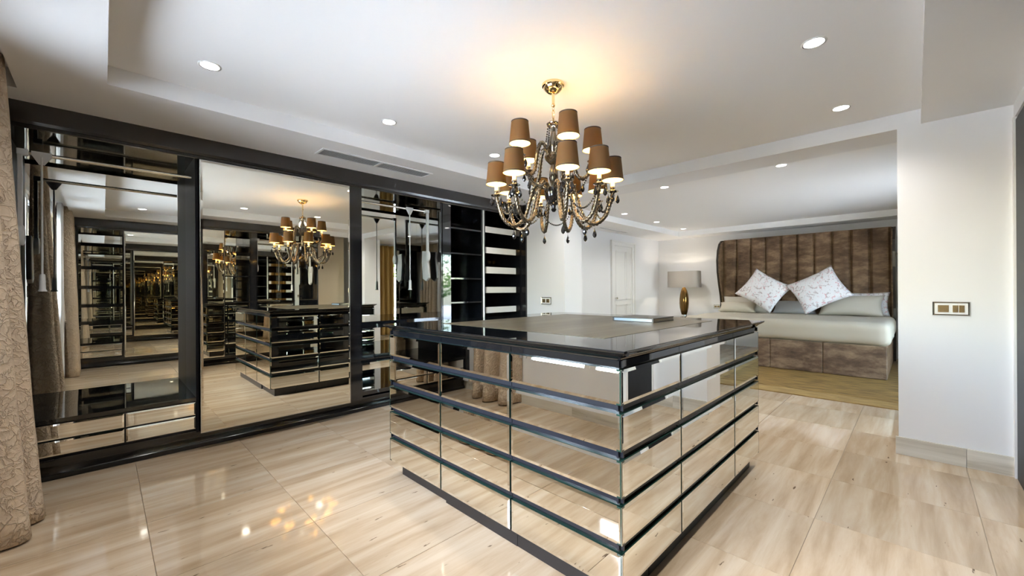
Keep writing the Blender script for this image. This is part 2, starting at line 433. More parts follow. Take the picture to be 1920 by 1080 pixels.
# ================================================================== DOWNLIGHTS, GRILLES
dl_rim = MB().lathe([(.052, -.004), (.058, -.001), (.058, .0), (.046, .0), (.046, -.002)], cap=False, n=28)
dl_rim_me = dl_rim.mesh('rim', M['white'], True)
dl_dif_me = MB().lathe([(.001, -.0015), (.0455, -.0015), (.0455, 0)], n=28, cap=True).mesh('diffuser', M['downlight'], False)
DL = [(-2.9, .44, 'far left of the dressing room ceiling, nearest the curtain'),
      (-2.9, 1.57, 'above the tall mirrored wardrobe door, second from the curtain'),
      (-2.9, 2.69, 'behind the left shades of the chandelier'),
      (-2.9, 3.80, 'mostly hidden behind the chandelier, by the white pier'),
      (-.38, .44, 'nearest the window wall on the right, seen only in the mirrors'),
      (-.38, 1.57, 'over the near end of the island, seen only in the mirrors'),
      (-.38, 2.68, 'large and near on the right of the chandelier'),
      (-.38, 3.79, 'close to the bedroom beam at right')]
DLB = [(-1.01, 5.095, 'just past the bedroom beam, above the bed'), (-2.287, 5.096, 'just past the beam, above the lamp'),
       (-3.585, 6.39, 'nearest of the three along the bedroom grille'), (-3.585, 7.63, 'middle of the three in line with the door'),
       (-3.585, 8.92, 'farthest one in the bedroom corner')]
for k, (x, y, w) in enumerate(DL + DLB):
    t = thing('downlight', 'round white recessed downlight ' + w, 'downlight', (x, y, ZC), 'recessed ceiling downlights')
    link('rim', dl_rim_me, t, (x, y, ZC)); link('diffuser', dl_dif_me, t, (x, y, ZC))
    spot('downlight_lamp', (x, y, ZC-.012), 24 if k < len(DL) else 24, (1, .965, .92), 135, .9, .045)

def grille(loc, x0, x1, y0, y1, halves, nsl, label):
    t = thing('air_grille', label, 'grille', loc)
    z = ZS; f = .018
    m = MB(); m.box(x0, x0+f, y0, y1, z-.008, z); m.box(x1-f, x1, y0, y1, z-.008, z); m.box(x0+f, x1-f, y0, y0+f, z-.008, z); m.box(x0+f, x1-f, y1-f, y1, z-.008, z)
    if halves == 2: ym = (y0+y1)/2 + .0; m.box(x0+f, x1-f, ym-.012, ym+.012, z-.008, z)
    part('frame', m, M['white'], t)
    part('grille_shade', B(x0+f, x1-f, y0+f, y1-f, z-.0012, z-.0002), M['slot'], t)  # dark sheet on the soffit, painted shade in place of a cut hole
    spans = [(y0+f, (y0+y1)/2-.012), ((y0+y1)/2+.012, y1-f)] if halves == 2 else [(y0+f, y1-f)]
    for a, b in spans:
        for k in range(nsl):
            xx = x0 + f + (x1-x0-2*f) * (k+.5)/nsl
            m = MB(); m.prism_y([(xx-.005, z-.0015), (xx+.001, z-.0065), (xx+.004, z-.0065), (xx-.002, z-.0015)], a, b); part('slat', m, M['grille'], t)
grille((-3.61, 1.85, ZS), -3.71, -3.515, 1.30, 2.39, 2, 8, 'long white slatted air grille in the soffit above the wardrobe')
grille((-4.33, 7.3, ZS), -4.39, -4.29, 6.78, 7.84, 1, 2, 'narrow slot air grille in the bedroom soffit near the door')

# ================================================================== MIRROR PANELS
def panel_mesh(facing, w, h, t=.022, bev=.013, dep=.0020, mats=None, edge=True):
    """bevelled mirror panel, origin at its lower-left on the body plane; facing x+,x-,y+,y-"""
    def P(a, z, n):
        return {'y-': (a, -n, z), 'y+': (a, n, z), 'x+': (n, a, z), 'x-': (-n, a, z)}[facing]
    m = MB(); bm = m.bm
    def ring(i, n): return [bm.verts.new(P(a, z, n)) for a, z in ((i, i), (w-i, i), (w-i, h-i), (i, h-i))]
    r0 = ring(0, 0); r1 = ring(0, t-dep); r2 = ring(bev, t)
    for i in range(4):
        j = (i+1) % 4; m.face([r0[i], r0[j], r1[j], r1[i]], 1); m.face([r1[i], r1[j], r2[j], r2[i]], 0)
    m.face(r2, 0); m.face(r0[::-1], 1)
    return m.mesh('mirror_panel', mats or [M['mirror'], M['glass_edge']])

# ================================================================== ISLAND
IX0, IX1, IY0, IY1 = -2.541, -.785, 1.368, 3.247
isl = thing('dressing_island', 'large mirrored island chest of drawers with black glass top', 'drawer island', ((IX0+IX1)/2, (IY0+IY1)/2, 0))
T = .022
m = MB(); m.box(IX0+T, IX1-T, IY0+T, IY1-T, .09, .975)
part('carcass', m, M['groove'], isl)
# recessed plinth, modules stepping
cols_x = [IX0, -1.951, -1.379, IX1]; cols_y = [IY0, 1.919, 2.715, IY1]
for k, (a, b) in enumerate(zip([IX0+.06, -1.965, -1.38], [-1.965, -1.38, IX1-.045])):
    yy = (IY0+.062, IY0+.048, IY0+.050)[k]
    part('plinth', B(a+.0006, b-.0006, yy, IY0+.30, 0, .092), M['matblack'], isl)
for a, b in zip([IY0+.305, 1.93, 2.72], [1.93, 2.72, IY1-.06]):
    part('plinth', B(IX1-.30, IX1-.045, a+.0006, b-.0006, 0, .092), M['matblack'], isl)
    part('plinth', B(IX0+.06, IX0+.30, a+.0006, b-.0006, 0, .092), M['matblack'], isl)
part('plinth', B(IX0+.302, IX1-.302, IY1-.30, IY1-.06, 0, .092), M['matblack'], isl)
rows = [(.100, .248), (.283, .428), (.460, .600), (.636, .777), (.811, .945)]
for facing, cols, face in (('y-', cols_x, IY0+T), ('y+', cols_x, IY1-T), ('x+', cols_y, IX1-T), ('x-', cols_y, IX0+T)):
    for a, b in zip(cols, cols[1:]):
        g0 = .006 if a not in (IX0, IY0) else .001; g1 = .006 if b not in (IX1, IY1) else .001
        me = panel_mesh(facing, b-a-g0-g1, .143, T)
        for z0, z1 in rows:
            loc = (a+g0, face, z0) if facing[0] == 'y' else (face, a+g0, z0)
            o = link('drawer_front', me, isl, loc)
            o.scale = (1, 1, (z1-z0)/.143)
        # frieze strip above the top row
        e = .012; mb = MB()
        if facing == 'y-': mb.box(a+.002, b-.002, face-e, face, .952, .978)
        elif facing == 'y+': mb.box(a+.002, b-.002, face, face+e, .952, .978)
        elif facing == 'x+': mb.box(face, face+e, a+.002, b-.002, .952, .978)
        else: mb.box(face-e, face, a+.002, b-.002, .952, .978)
        part('frieze', mb, M['black'], isl)
        # black pull rails in the grooves between the rows
        for (z0, z1), (z2, z3) in zip(rows, rows[1:]):
            mb = MB(); zz = (z1+.010, z2-.002)
            if facing == 'y-': mb.box(a+.002, b-.002, face-.007, face, *zz)
            elif facing == 'y+': mb.box(a+.002, b-.002, face, face+.007, *zz)
            elif facing == 'x+': mb.box(face, face+.007, a+.002, b-.002, *zz)
            else: mb.box(face-.007, face, a+.002, b-.002, *zz)
            part('pull_rail', mb, M['rail'], isl)
def toplev(x0, x1, y0, y1, steps): return [(x0-o0, x1+o1, y0-o2, y1+o3, z) for (o0, o1, o2, o3, z) in steps]
bx0, bx1, by0, by1 = IX0+.012, IX1-.012, IY0+.012, IY1-.012
prof = [(.0, .978), (.004, .985), (.014, .995), (.028, 1.004), (.040, 1.012), (.042, 1.016), (.042, 1.0212), (.0412, 1.022)]
m = MB(); m.rects([(bx0-o, bx1+o, by0-o, by1+o, z) for o, z in prof])
part('countertop', m, M['top'], isl)
# rounded lip along the right side, stopping short of the far end as in the photograph
m = MB(); m.tube([(bx1+.046, by0-.03, 1.012), (bx1+.046, 2.93, 1.012), (bx1+.042, 2.955, 1.012)], [.009, .009, .004], 10)
part('edge_moulding', m, M['top'], isl, smooth=True)
part('inset_panel', MB().rects([(-2.30, -1.02, 1.63, 3.03, 1.0215), (-2.30, -1.02, 1.63, 3.03, 1.0232), (-2.299, -1.021, 1.631, 3.029, 1.0234)]), M['insert'], isl)

# small tray box on the island
bt = thing('tray_box', 'small dark box with pale blue glassy front on island top', 'box', (-1.40, 2.74, 1.0234))
z = 1.0234
m = MB(); m.box(-1.545, -1.240, 2.58, 2.90, z, z+.006); m.box(-1.545, -1.240, 2.58, 2.90, z+.024, z+.029)
m.box(-1.545, -1.535, 2.58, 2.59, z+.006, z+.024); m.box(-1.250, -1.240, 2.58, 2.59, z+.006, z+.024)
part('case', m, M['matblack'], bt)
part('front_pane', B(-1.534, -1.251, 2.582, 2.588, z+.006, z+.024), M['trayglass'], bt)
part('side_panel', B(-1.248, -1.242, 2.592, 2.898, z+.006, z+.024), M['chrome'], bt)
part('side_panel', B(-1.543, -1.537, 2.592, 2.898, z+.006, z+.024), M['chrome'], bt)
part('back_panel', B(-1.534, -1.251, 2.89, 2.898, z+.006, z+.024), M['matblack'], bt)

# ================================================================== WARDROBES
def run(xF, d):
    """returns a box helper: u = depth into the cabinet from its front plane"""
    def bx(mb, u0, u1, y0, y1, z0, z1): return mb.box(xF + d*u0, xF + d*u1, y0, y1, z0, z1)
    return bx
DEEP = .545
def K(y): return y*KS
def Z(z): return H + (z-H)*KS
ZB, ZT1, ZT2 = .146, 2.308, 2.332
def open_unit(name, label, xF, d, y0, y1, back, shelves=(), stile=None, drawers=None, top=ZT1, floor_z=.160, shelf_mat=None, side='black', inset=0.):
    bx = run(xF, d); P = lambda *a: bx(MB(), *a)
    t = thing(name, label, 'wardrobe', (xF + d*DEEP/2, (y0+y1)/2, 0), 'wardrobe units of the mirrored run' if d < 0 else 'wardrobe units of the opposite run')
    part('side_panel', P(0, DEEP, y0, y0+.018, ZB, ZT2), M[side], t)
    part('side_panel', P(0, DEEP, y1-.018, y1, ZB, ZT2), M[side], t)
    part('top_panel', P(0, DEEP, y0+.018, y1-.018, top, ZT2), M['black'], t)
    part('base_panel', P(0, DEEP, y0+.018, y1-.018, ZB, floor_z), M['black'], t)
    part('back_panel', P(DEEP-.012, DEEP, y0+.018, y1-.018, floor_z, top), M[back], t)
    for z0, z1, mt in shelves:
        part('shelf', P(.002, DEEP-.013, y0+.019, y1-.019, z0, z1), M[mt or 'black'], t)
    if stile: part('stile', P(-.01, .02, stile[0], stile[1], ZB, ZT1), M['blackframe'], t)
    if drawers:
        (dz, dcols, ctop) = drawers
        part('counter', P(-.004, DEEP-.013, y0+.019, y1-.019, ctop[0], ctop[1]), M['top'], t)
        part('drawer_box', P(.02, DEEP-.02, y0+.02, y1-.02, floor_z, ctop[0]-.001), M['matblack'], t)
        for a, b in dcols:
            for z0, z1 in dz:
                me = panel_mesh('x+' if d < 0 else 'x-', b-a, z1-z0, .020, .010, .003)
                link('drawer_front', me, t, (xF + d*.0195, a, z0))
    return t
def mirror_door_unit(label, xF, d, y0, y1, ya, yb, z0=.146, z1=2.281):
    bx = run(xF, d); P = lambda *a: bx(MB(), *a)
    t = thing('wardrobe_unit', label, 'wardrobe', (xF + d*DEEP/2, (y0+y1)/2, 0), 'wardrobe units of the mirrored run' if d < 0 else 'wardrobe units of the opposite run')
    part('carcass', P(0, DEEP, y0+.001, y1, ZB, ZT2), M['blackframe'], t)
    fr = P(-.042, -.004, y0, y1, z0, z1); dr_ = part('door', fr, M['blackframe'], t)
    me = panel_mesh('x+' if d < 0 else 'x-', y1-y0-.012, z1-z0-.012, .010, .012, .002, [M['mirror_warm'], M['alu']])
    link('mirror', me, dr_, (xF - d*.042, y0+.006, z0+.006))
    m = MB(); bx(m, -.05, -.042, y0, y0+.0055, z0, z1); bx(m, -.05, -.042, y1-.0055, y1, z0, z1); bx(m, -.05, -.042, y0+.0055, y1-.0055, z0, z0+.0055); bx(m, -.05, -.042, y0+.0055, y1-.0055, z1-.0055, z1)
    part('edge_strip', m, M['alu'], dr_)
    return t

# left run ------------------------------------------------------------
D1 = ([(.178, .274), (.285, .384)], [(-.42, .100), (.109, .505)], (.394, .421))
open_unit('wardrobe_unit', 'open mirrored niche with counter and four drawers beside the curtain', XW, -1, -.46, .526, 'mirror_back', drawers=D1, side='satin')
mirror_door_unit('tall full-height mirrored wardrobe door left of the island', XW, -1, .530, 1.712, 0, 0)
open_unit('wardrobe_unit', 'open mirrored niche with low shelves right of tall mirrored door', XW, -1, K(1.885), K(2.922), 'mirror_back', shelves=[(Z(.852), Z(.922), None), (Z(.49), Z(.571), None), (Z(.152), Z(.193), None)])
part('stile', B(XW-.02, XW+.012, 1.7135, K(1.884), ZB, ZT1), M['blackframe'], bpy.data.objects['wardrobe_unit.002'])
part('side_mirror', B(XW-.01, XW-DEEP+.0125, K(2.922)-.0215, K(2.922)-.0182, Z(.922), ZT1), M['mirror_dark'], bpy.data.objects['wardrobe_unit.002'])
t = open_unit('wardrobe_unit', 'narrow dark shelf unit with thin black glass shelves', XW, -1, K(3.03), K(3.57), 'black', shelves=[(Z(z), Z(z)+.018, None) for z in (2.022, 1.705, 1.387, 1.083, .78, .47)])
part('stile', B(XW-.02, XW+.008, K(2.9225), K(3.0295), ZB, ZT1), M['black'], t)
part('stile', B(XW-.02, XW+.006, K(3.5705), K(3.5965), ZB, ZT1), M['alu'], t)
t = open_unit('wardrobe_unit', 'dark shelf unit with thick mirror-edged shelves next to the pier', XW, -1, K(3.597), 4.20, 'black', shelves=[(Z(a), Z(b), None) for a, b in ((2.026, 2.107), (1.747, 1.828), (1.475, 1.563), (1.21, 1.291), (.938, 1.019), (.66, .74), (.39, .47))])
for a, b in ((2.026, 2.107), (1.747, 1.828), (1.475, 1.563), (1.21, 1.291), (.938, 1.019), (.66, .74), (.39, .47)):
    part('shelf_edge', B(XW-.002, XW+.003, K(3.597)+.02, 4.180, Z(a), Z(b)), M['mirror'], t)
struct('trim_8', B(-4.56, -3.9, 4.2005, YB, 0, ZS), M['blackframe'])

# fascia and plinth of the run
def fascia(label, xF, d, y0, y1):
    t = thing('wardrobe_fascia', label, 'fascia', (xF - d*.07, (y0+y1)/2, 2.31))
    s = -d
    m = MB(); m.prism_y([(xF - s*.02, 2.3335), (xF + s*.002, 2.3335), (xF + s*.002, 2.316), (xF + s*.028, 2.316), (xF + s*.034, 2.335), (xF + s*.038, ZS), (xF - s*.02, ZS)], y0, y1); part('fascia_board', m, M['fascia'], t)
    m = MB(); m.prism_y([(xF + s*.0105, 2.290), (xF + s*.016, 2.290), (xF + s*.020, 2.296), (xF + s*.020, 2.3155), (xF + s*.0105, 2.3155)], y0, y1); part('moulding', m, M['blackframe'], t)
    return t
def plinth(label, xF, d, y0, y1):
    s = -d; t = thing('wardrobe_plinth', label, 'plinth', (xF - d*.02, (y0+y1)/2, 0))
    m = MB(); m.prism_y([(xF - s*.13, 0), (xF - s*.080, 0), (xF - s*.080, .030), (xF - s*.13, .030)], y0, y1); part('foot_board', m, M['matblack'], t)
    m = MB(); m.prism_y([(xF - s*.14, .0305), (xF - s*.086, .0305), (xF - s*.096, .05), (xF - s*.098, .12), (xF - s*.090, .145), (xF - s*.14, .145)], y0, y1); part('cove_board', m, M['blackframe'], t, smooth=True)
fascia('dark glossy fascia board along the top of the mirrored wardrobe', XW, -1, YW+.001, 4.2)
plinth('black stepped plinth along the foot of the mirrored wardrobe', XW, -1, YW+.001, 4.2)
struct('trim_9', B(-4.56, XW, YW+.001, -.461, .146, 2.307), M['blackframe'])

# opposite run ----------------------------------------------------------
open_unit('wardrobe_unit', 'opposite wardrobe shelf unit seen reflected beside the second curtain', XO, 1, -.30, .244, 'mirror_back', shelves=[(z, z+.055, None) for z in (2.0, 1.62, 1.30, 1.0, .72)], drawers=([(.178, .274), (.285, .384)], [(-.28, .22)], (.394, .421)))
mirror_door_unit('opposite wardrobe mirrored door seen only in the reflections', XO, 1, .247, 1.446, 0, 0)
t = open_unit('wardrobe_unit', 'opposite wardrobe shelf unit with bronze stile seen in the mirror', XO, 1, 1.448, 1.846, 'mirror_back', shelves=[(z, z+.02, None) for z in (2.02, 1.5, 1.05, .75, .45)])
part('stile', B(XO-.01, XO+.02, 1.8465, 1.929, ZB, ZT1), M['blackframe'], t)
open_unit('wardrobe_unit', 'opposite open wardrobe niche with white lifts seen in the mirror', XO, 1, 1.93, 2.99, 'mirror_back', shelves=[(.852, .922, None), (.49, .571, None)])
fascia('dark fascia board of the opposite wardrobe seen in the mirror', XO, 1, YW+.001, 3.008)
plinth('black plinth of the opposite wardrobe', XO, 1, -.301, 2.99)

# pull-down rails ---------------------------------------------------------
def lift(label, x, y0, y1, ypull, zr=2.19, d=-1, ends=(1, 1), zh=1.70):
    t = thing('pull_down_rail', label, 'closet rail', (x, (y0+y1)/2, zh), 'pull-down hanging rails')
    part('rail', MB().tube([(x, y0, zr), (x, y1, zr)], .013, 12), M['cream_rod'], t, smooth=True)
    for k, (y, s) in enumerate(((y0, 1), (y1, -1))):
        if not ends[k]: continue
        ar = MB(); ar.box(x-.016, x+.016, y-s*.018, y+s*.004, zh-.02, zr+.016); ar.box(x-.022, x+.022, y-s*.02, y+s*.03, zr-.018, zr+.02)
        part('arm', ar, M['plastic'], t, bevel=.003)
        bx_ = MB(); yy0, yy1 = sorted((y-s*.05, y-s*.019)); xb = x + d*.0
        prof_ = [(x-.03, zh+.03), (x+d*.14, zh+.04), (x+d*.15, zh-.10), (x+d*.13, zh-.30), (x+d*.06, zh-.33), (x-d*.00, zh-.29), (x-.035, zh-.05)]
        bx_.prism_y(prof_, yy0, yy1)
        hs = part('housing', bx_, M['plastic'], t, bevel=.006)
        n = 20; yc = y + s*.006
        dm = MB(); dm.loft([[(x + r*cos(2*pi*i/n), yk, zh - .03 + 1.5*r*sin(2*pi*i/n)) for i in range(n)] for r, yk in ((.044, y-s*.018), (.044, y+s*.006), (.036, y+s*.012))])
        part('pivot_cover', dm, M['plastic'], hs, smooth=True)
    br = MB(); br.prism_x([(ypull-.045, zr+.014), (ypull+.045, zr+.014), (ypull+.045, zr-.01), (ypull+.012, zr-.07), (ypull-.012, zr-.07), (ypull-.045, zr-.01)], x-d*.0146, x-d*.022)
    pr = part('pull_rod', MB().tube([(x-d*.02, ypull, zr-.02), (x-d*.02, ypull, 1.36)], .0055, 8), M['plastic'], t, smooth=True)
    part('bracket', br, M['plastic'], pr)
    part('grip', MB().lathe([(.011, 1.37), (.014, 1.36), (.016, 1.27), (.022, 1.262), (.022, 1.256)], (x-d*.02, ypull), 14), M['plastic'], pr, smooth=True)
    return t
lift('white pull-down hanging rail in the niche beside the curtain', -4.09, -.37, .495, -.283, 2.157, ends=(1, 0), zh=1.65)
lift('white pull-down hanging rail with lift arms in the right-hand niche', -4.15, 1.88, 2.735, 2.49, 2.191, ends=(1, 1), zh=1.69)
lift('reflected pull-down hanging rail of the opposite wardrobe', XO+.15, 1.98, 2.88, 2.55, 2.19, d=1, zh=1.70)

# ================================================================== CURTAINS
def curtain(name, label, x0, x1, yfun, period, mt, z1=2.50, z0=.012, nf=12, nz=26, axis='x', group=None, phase=0.):
    m = MB(); rows_ = []
    n = int((x1-x0)/period*nf)
    for k in range(nz+1):
        z = z0 + (z1-z0)*k/nz; tt = k/nz; row = []
        for i in range(n+1):
            a = x0 + (x1-x0)*i/n
            yc, amp = yfun(a, tt)
            w = cos(2*pi*(a-phase)/period + .25*sin(a*9+tt*1.5)); w = math.copysign(abs(w)**.75, w)
            y = yc + amp*w + .004*noise.noise(V((a*8, z*3, 1)))
            xx = a + .02*sin(2*pi*(a-phase)/period*2)*(1-tt)
            row.append(m.bm.verts.new((xx, y, z) if axis == 'x' else (y, xx, z)))
        rows_.append(row)
    for r, q in zip(rows_, rows_[1:]):
        for i in range(len(r)-1): m.face([r[i], r[i+1], q[i+1], q[i]])
    mid = yfun((x0+x1)/2, 0)[0]; loc = ((x0+x1)/2, mid, 0) if axis == 'x' else (mid, (x0+x1)/2, 0)
    o = solo(name, m, M[mt], loc, label, 'curtain', group, 'all')
    s = o.modifiers.new('thick', 'SOLIDIFY'); s.thickness = .004; s.offset = 0
    return o
def cur_y(a, t):
    peak = (-.23 - .135*t**.85) - .14*max(0., a+3.4) - .10*max(0., -3.4-a)
    amp = .085*(1-t) + .035
    return peak - amp, amp
curtain('curtain', 'long crinkled taupe curtain at the left edge beside the wardrobe', -3.68, -3.07, cur_y, .225, 'curtain', phase=-3.40)
curtain('curtain', 'second taupe curtain by the window seen only in the mirrors', -.32, .38, lambda a, t: (-.33-.07*t, .075), .14, 'curtain')
curtain('curtain', 'white sheer curtain over the window seen in the mirrors', -.62, -.25, lambda a, t: (-.43, .025), .09, 'sheer')
curtain('golden_curtain', 'golden curtain at the bedroom window seen in the niche mirror', 4.95, 5.85, lambda a, t: (1.46, .06), .15, 'goldcurtain', axis='y')

# ================================================================== SWITCHES
def switch(label, x0, x1, z0, z1, y, keys, s=-1):
    t = thing('switch_plate', label, 'switch', ((x0+x1)/2, y, z0))
    m = MB(); f = .008
    m.rects([(x0, x1, z0, z1, 0), (x0, x1, z0, z1, .006), (x0+.003, x1-.003, z0+.003, z1-.003, .009), (x0+.006, x1-.006, z0+.006, z1-.006, .007)])
    bm = m.bm
    for v in bm.verts: v.co = (v.co.x, y + s*v.co.z, v.co.y)
    part('frame', m, M['switchframe'], t)
    part('plate', B(x0+.010, x1-.010, y+s*.006, y+s*.0095, z0+.010, z1-.010), M['white'], t)
    for a, b in keys:
        part('key', B(a, b, y+s*.009, y+s*.0125, z0+.024, z1-.024), M['switchgold'], t, bevel=.0015)
    return t
switch('wide bronze and nickel switch plate on the white wall right of the bed', .086, .267, 1.05, 1.148, YB, [(.112, .166), (.184, .211), (.214, .241)])
switch('small double switch plate on the white pier behind the island', -3.634, -3.458, 1.05, 1.148, YB, [(-3.61, -3.555), (-3.54, -3.485)])
switch('small gold double socket plate between lamp and headboard', -3.26, -3.12, .80, .89, 9.8, [(-3.245, -3.197), (-3.185, -3.135)])

# ================================================================== BEDROOM
# rug
t = thing('rug', 'golden silk rug with paler border under the bed', 'rug', (-1.6, 7.4, 0))
part('field', MB().rects([(-3.5, .35, 6.02, 9.0, .0005), (-3.5, .35, 6.02, 9.0, .011), (-3.495, .345, 6.025, 8.995, .013)]), M['rug'], t)
for a in ((-3.8, .65, 5.70, 6.019), (-3.8, -3.501, 6.02, 9.0), (.351, .65, 6.02, 9.0)):
    part('border', MB().rects([(*a, .0005), (*a, .009), (a[0]+.004, a[1]-.004, a[2]+.004, a[3]-.004, .011)]), M['rugborder'], t)

BX0, BX1 = -2.93, -.27; BY = 7.35; HY = 9.42
bed = thing('bed', 'wide bed with tall channelled brown velvet winged headboard', 'bed', ((BX0+BX1)/2, 8.4, .013))
for a, b in zip((BX0, -2.27, -1.62, -.96), (-2.27, -1.62, -.96, BX1)):
    part('base', B(a+.001, b-.001, BY, HY-.05, .014, .46), M['velvet'], bed, bevel=.012)
# mattress in its beige cover
def soft_box(x0, x1, y0, y1, z0, z1, r, amp=.006, nx=40, ny=24, nzz=8, seed=0, fs=3.0):
    m = MB(); bm = m.bm
    cx, cy_, cz = (x0+x1)/2, (y0+y1)/2, (z0+z1)/2; hx, hy, hz = (x1-x0)/2, (y1-y0)/2, (z1-z0)/2
    N = {'x': nx, 'y': ny, 'z': nzz}
    def face(fa, fb, fc, sgn):
        na, nb_ = N[fa], N[fb]; g = []
        for i in range(na+1):
            r_ = []
            for j in range(nb_+1):
                c = {fa: -1+2*i/na, fb: -1+2*j/nb_, fc: sgn}
                p = V((c['x']*hx, c['y']*hy, c['z']*hz)); q = V((max(-hx+r, min(hx-r, p.x)), max(-hy+r, min(hy-r, p.y)), max(-hz+r, min(hz-r, p.z))))
                dv = p - q
                if dv.length > 1e-6: dv = dv.normalized() * r
                pp = q + dv
                ns = noise.noise(V((p.x*fs+seed, p.y*fs, p.z*fs*1.2)))
                pp = pp + (dv.normalized() if dv.length > 1e-6 else V((0,0,1))) * amp * ns
                r_.append(bm.verts.new((cx+pp.x, cy_+pp.y, cz+pp.z)))
            g.append(r_)
        for i in range(na):
            for j in range(nb_): m.face([g[i][j], g[i+1][j], g[i+1][j+1], g[i][j+1]])
    for s in (-1, 1): face('x', 'y', 'z', s); face('x', 'z', 'y', s); face('y', 'z', 'x', s)
    bmesh.ops.remove_doubles(bm, verts=bm.verts, dist=.0004)
    return m
part('mattress', soft_box(BX0-.03, BX1+.04, BY-.03, HY-.06, .455, .775, .10, .012), M['linen'], bed, smooth='all')
# headboard channels
NC = 10
hx0, hx1 = -2.93, -.29
for k in range(NC):
    a = hx0 + (hx1-hx0)*k/NC; b = hx0 + (hx1-hx0)*(k+1)/NC; n = 8
    prof_ = [(a + (b-a)*i/n, HY - .055 * (1-(2*i/n-1)**4)**.5 - .0) for i in range(n+1)]
    m = MB(); ring = lambda z, s_: [(x, HY - (HY-y)*s_, z) for x, y in prof_] + [(b, HY+.06, z), (a, HY+.06, z)]
    m.loft([ring(.02, 1), ring(2.26, 1), ring(2.28, .7), ring(2.288, .2)])
    part('headboard_channel', m, M['velvet'], bed, smooth=True)
part('headboard_back', B(hx0-.02, hx1+.02, HY+.06, HY+.16, .014, 2.29), M['piping'], bed, bevel=.01)
# wings: side plates with an S-shaped front edge
wprof = [(HY+.16, .014), (HY-.04, .014), (HY-.05, .9), (HY-.10, 1.1), (HY-.20, 1.35), (HY-.28, 1.6), (HY-.30, 1.85), (HY-.26, 2.05), (HY-.16, 2.2), (HY-.02, 2.28), (HY+.16, 2.295)]
for x0, x1, xi in ((hx0-.055, hx0-.022, 1), (hx1+.022, hx1+.055, -1)):
    w = part('wing', MB().prism_x(wprof, x0, x1), M['piping'], bed)
    inner = [(y+.025 if y < HY+.1 else y-.001, min(z, 2.265)) for y, z in wprof]
    part('wing_padding', MB().prism_x(inner, x1 if xi > 0 else x0-.02, x1+.02 if xi > 0 else x0), M['velvet'], w)
m = MB(); xr = hx1+.055
m.box(xr+.0005, xr+.012, HY-.02, HY+.0, 1.78, 1.86); m.box(xr+.012, xr+.03, HY-.02, HY+.0, 1.815, 1.825); part('side_bracket', m, M['chrome'], bed)

def pillow(name, label, c, w, h, th, rot, mt, flange=0., tilt=0., group=None, seed=0):
    m = MB(); N_ = 20; R = {}
    for s in (-1, 1):
        for i in range(N_+1):
            for j in range(N_+1):
                u, v = -1+2*i/N_, -1+2*j/N_
                # pointed corners, pulled-in sides
                px = u * (1 - .10*(1-v*v)) * w/2; pz = v * (1 - .10*(1-u*u)) * h/2
                f = max(0, (1-abs(u)**2.6)*(1-abs(v)**2.6))**.55
                y = s * th/2 * f + .008*noise.noise(V((u*2+seed, v*2, s)))*f
                edge = i in (0, N_) or j in (0, N_)
                if edge and s == 1: R[(s, i, j)] = R[(-1, i, j)]
                else: R[(s, i, j)] = m.bm.verts.new((px, y, pz))
        for i in range(N_):
            for j in range(N_):
                q = [R[(s, i, j)], R[(s, i+1, j)], R[(s, i+1, j+1)], R[(s, i, j+1)]]
                m.face(q if s < 0 else q[::-1])
    Mx = Matrix.Rotation(tilt, 4, 'X') @ Matrix.Rotation(rot, 4, 'Y')
    bmesh.ops.transform(m.bm, matrix=Mx, verts=m.bm.verts)
    lo = min(v.co.z for v in m.bm.verts)
    o = link(name, m.mesh(name, M[mt], 'all'), None, c)
    o['zlo'] = lo; o.location.z = c[2] - lo; del o['zlo']
    return tag(o, label, 'pillow', group)
ZM = .775
pillow('floral_pillow', 'tilted white floral pillow on the left half of the bed', (-2.09, 8.97, ZM+.0), .76, .64, .20, radians(32), 'floral', tilt=radians(-22), seed=1)
pillow('floral_pillow', 'tilted white floral pillow on the right, nearer the bed middle', (-1.22, 8.90, ZM+.0), .76, .66, .20, radians(-30), 'floral', tilt=radians(-22), seed=5)
pillow('bed_pillow', 'long beige pillow leaning on the headboard, left side of bed', (-2.47, 9.22, ZM-.005), .86, .36, .20, 0, 'sheet', tilt=radians(-28), seed=2)
pillow('bed_pillow', 'flat beige pillow in front of the left end of headboard', (-2.55, 9.02, ZM-.005), .70, .28, .16, 0, 'linen', tilt=radians(-50), seed=3)
pillow('bed_pillow', 'large pale pillow leaning at the right end of the bed', (-.80, 9.08, ZM-.005), .88, .40, .20, 0, 'sheet', tilt=radians(-28), seed=4)
pillow('bed_pillow', 'white floral pillow showing behind the right end pale pillow', (-.66, 9.29, ZM-.005), .72, .42, .12, 0, 'floral', tilt=radians(-14), seed=6)
pillow('bed_pillow', 'grey blue pillow lying low between the two floral pillows', (-1.62, 9.20, ZM-.005), .70, .30, .18, 0, 'greypillow', tilt=radians(-40), seed=8)

# nightstand
ns = thing('nightstand', 'low white nightstand with black glass top left of bed', 'nightstand', (-3.68, 9.42, 0))
part('body', B(-4.08, -3.26, 9.14, 9.76, .08, .572), M['white'], ns, bevel=.004)
part('plinth', B(-4.04, -3.30, 9.18, 9.76, 0, .079), M['matblack'], ns)
part('drawer', B(-4.06, -3.28, 9.125, 9.139, .10, .32), M['white'], ns, bevel=.003)
part('drawer', B(-4.06, -3.28, 9.125, 9.139, .335, .555), M['white'], ns, bevel=.003)
part('top', B(-4.13, -3.21, 9.09, 9.78, .573, .60), M['top'], ns, bevel=.006)
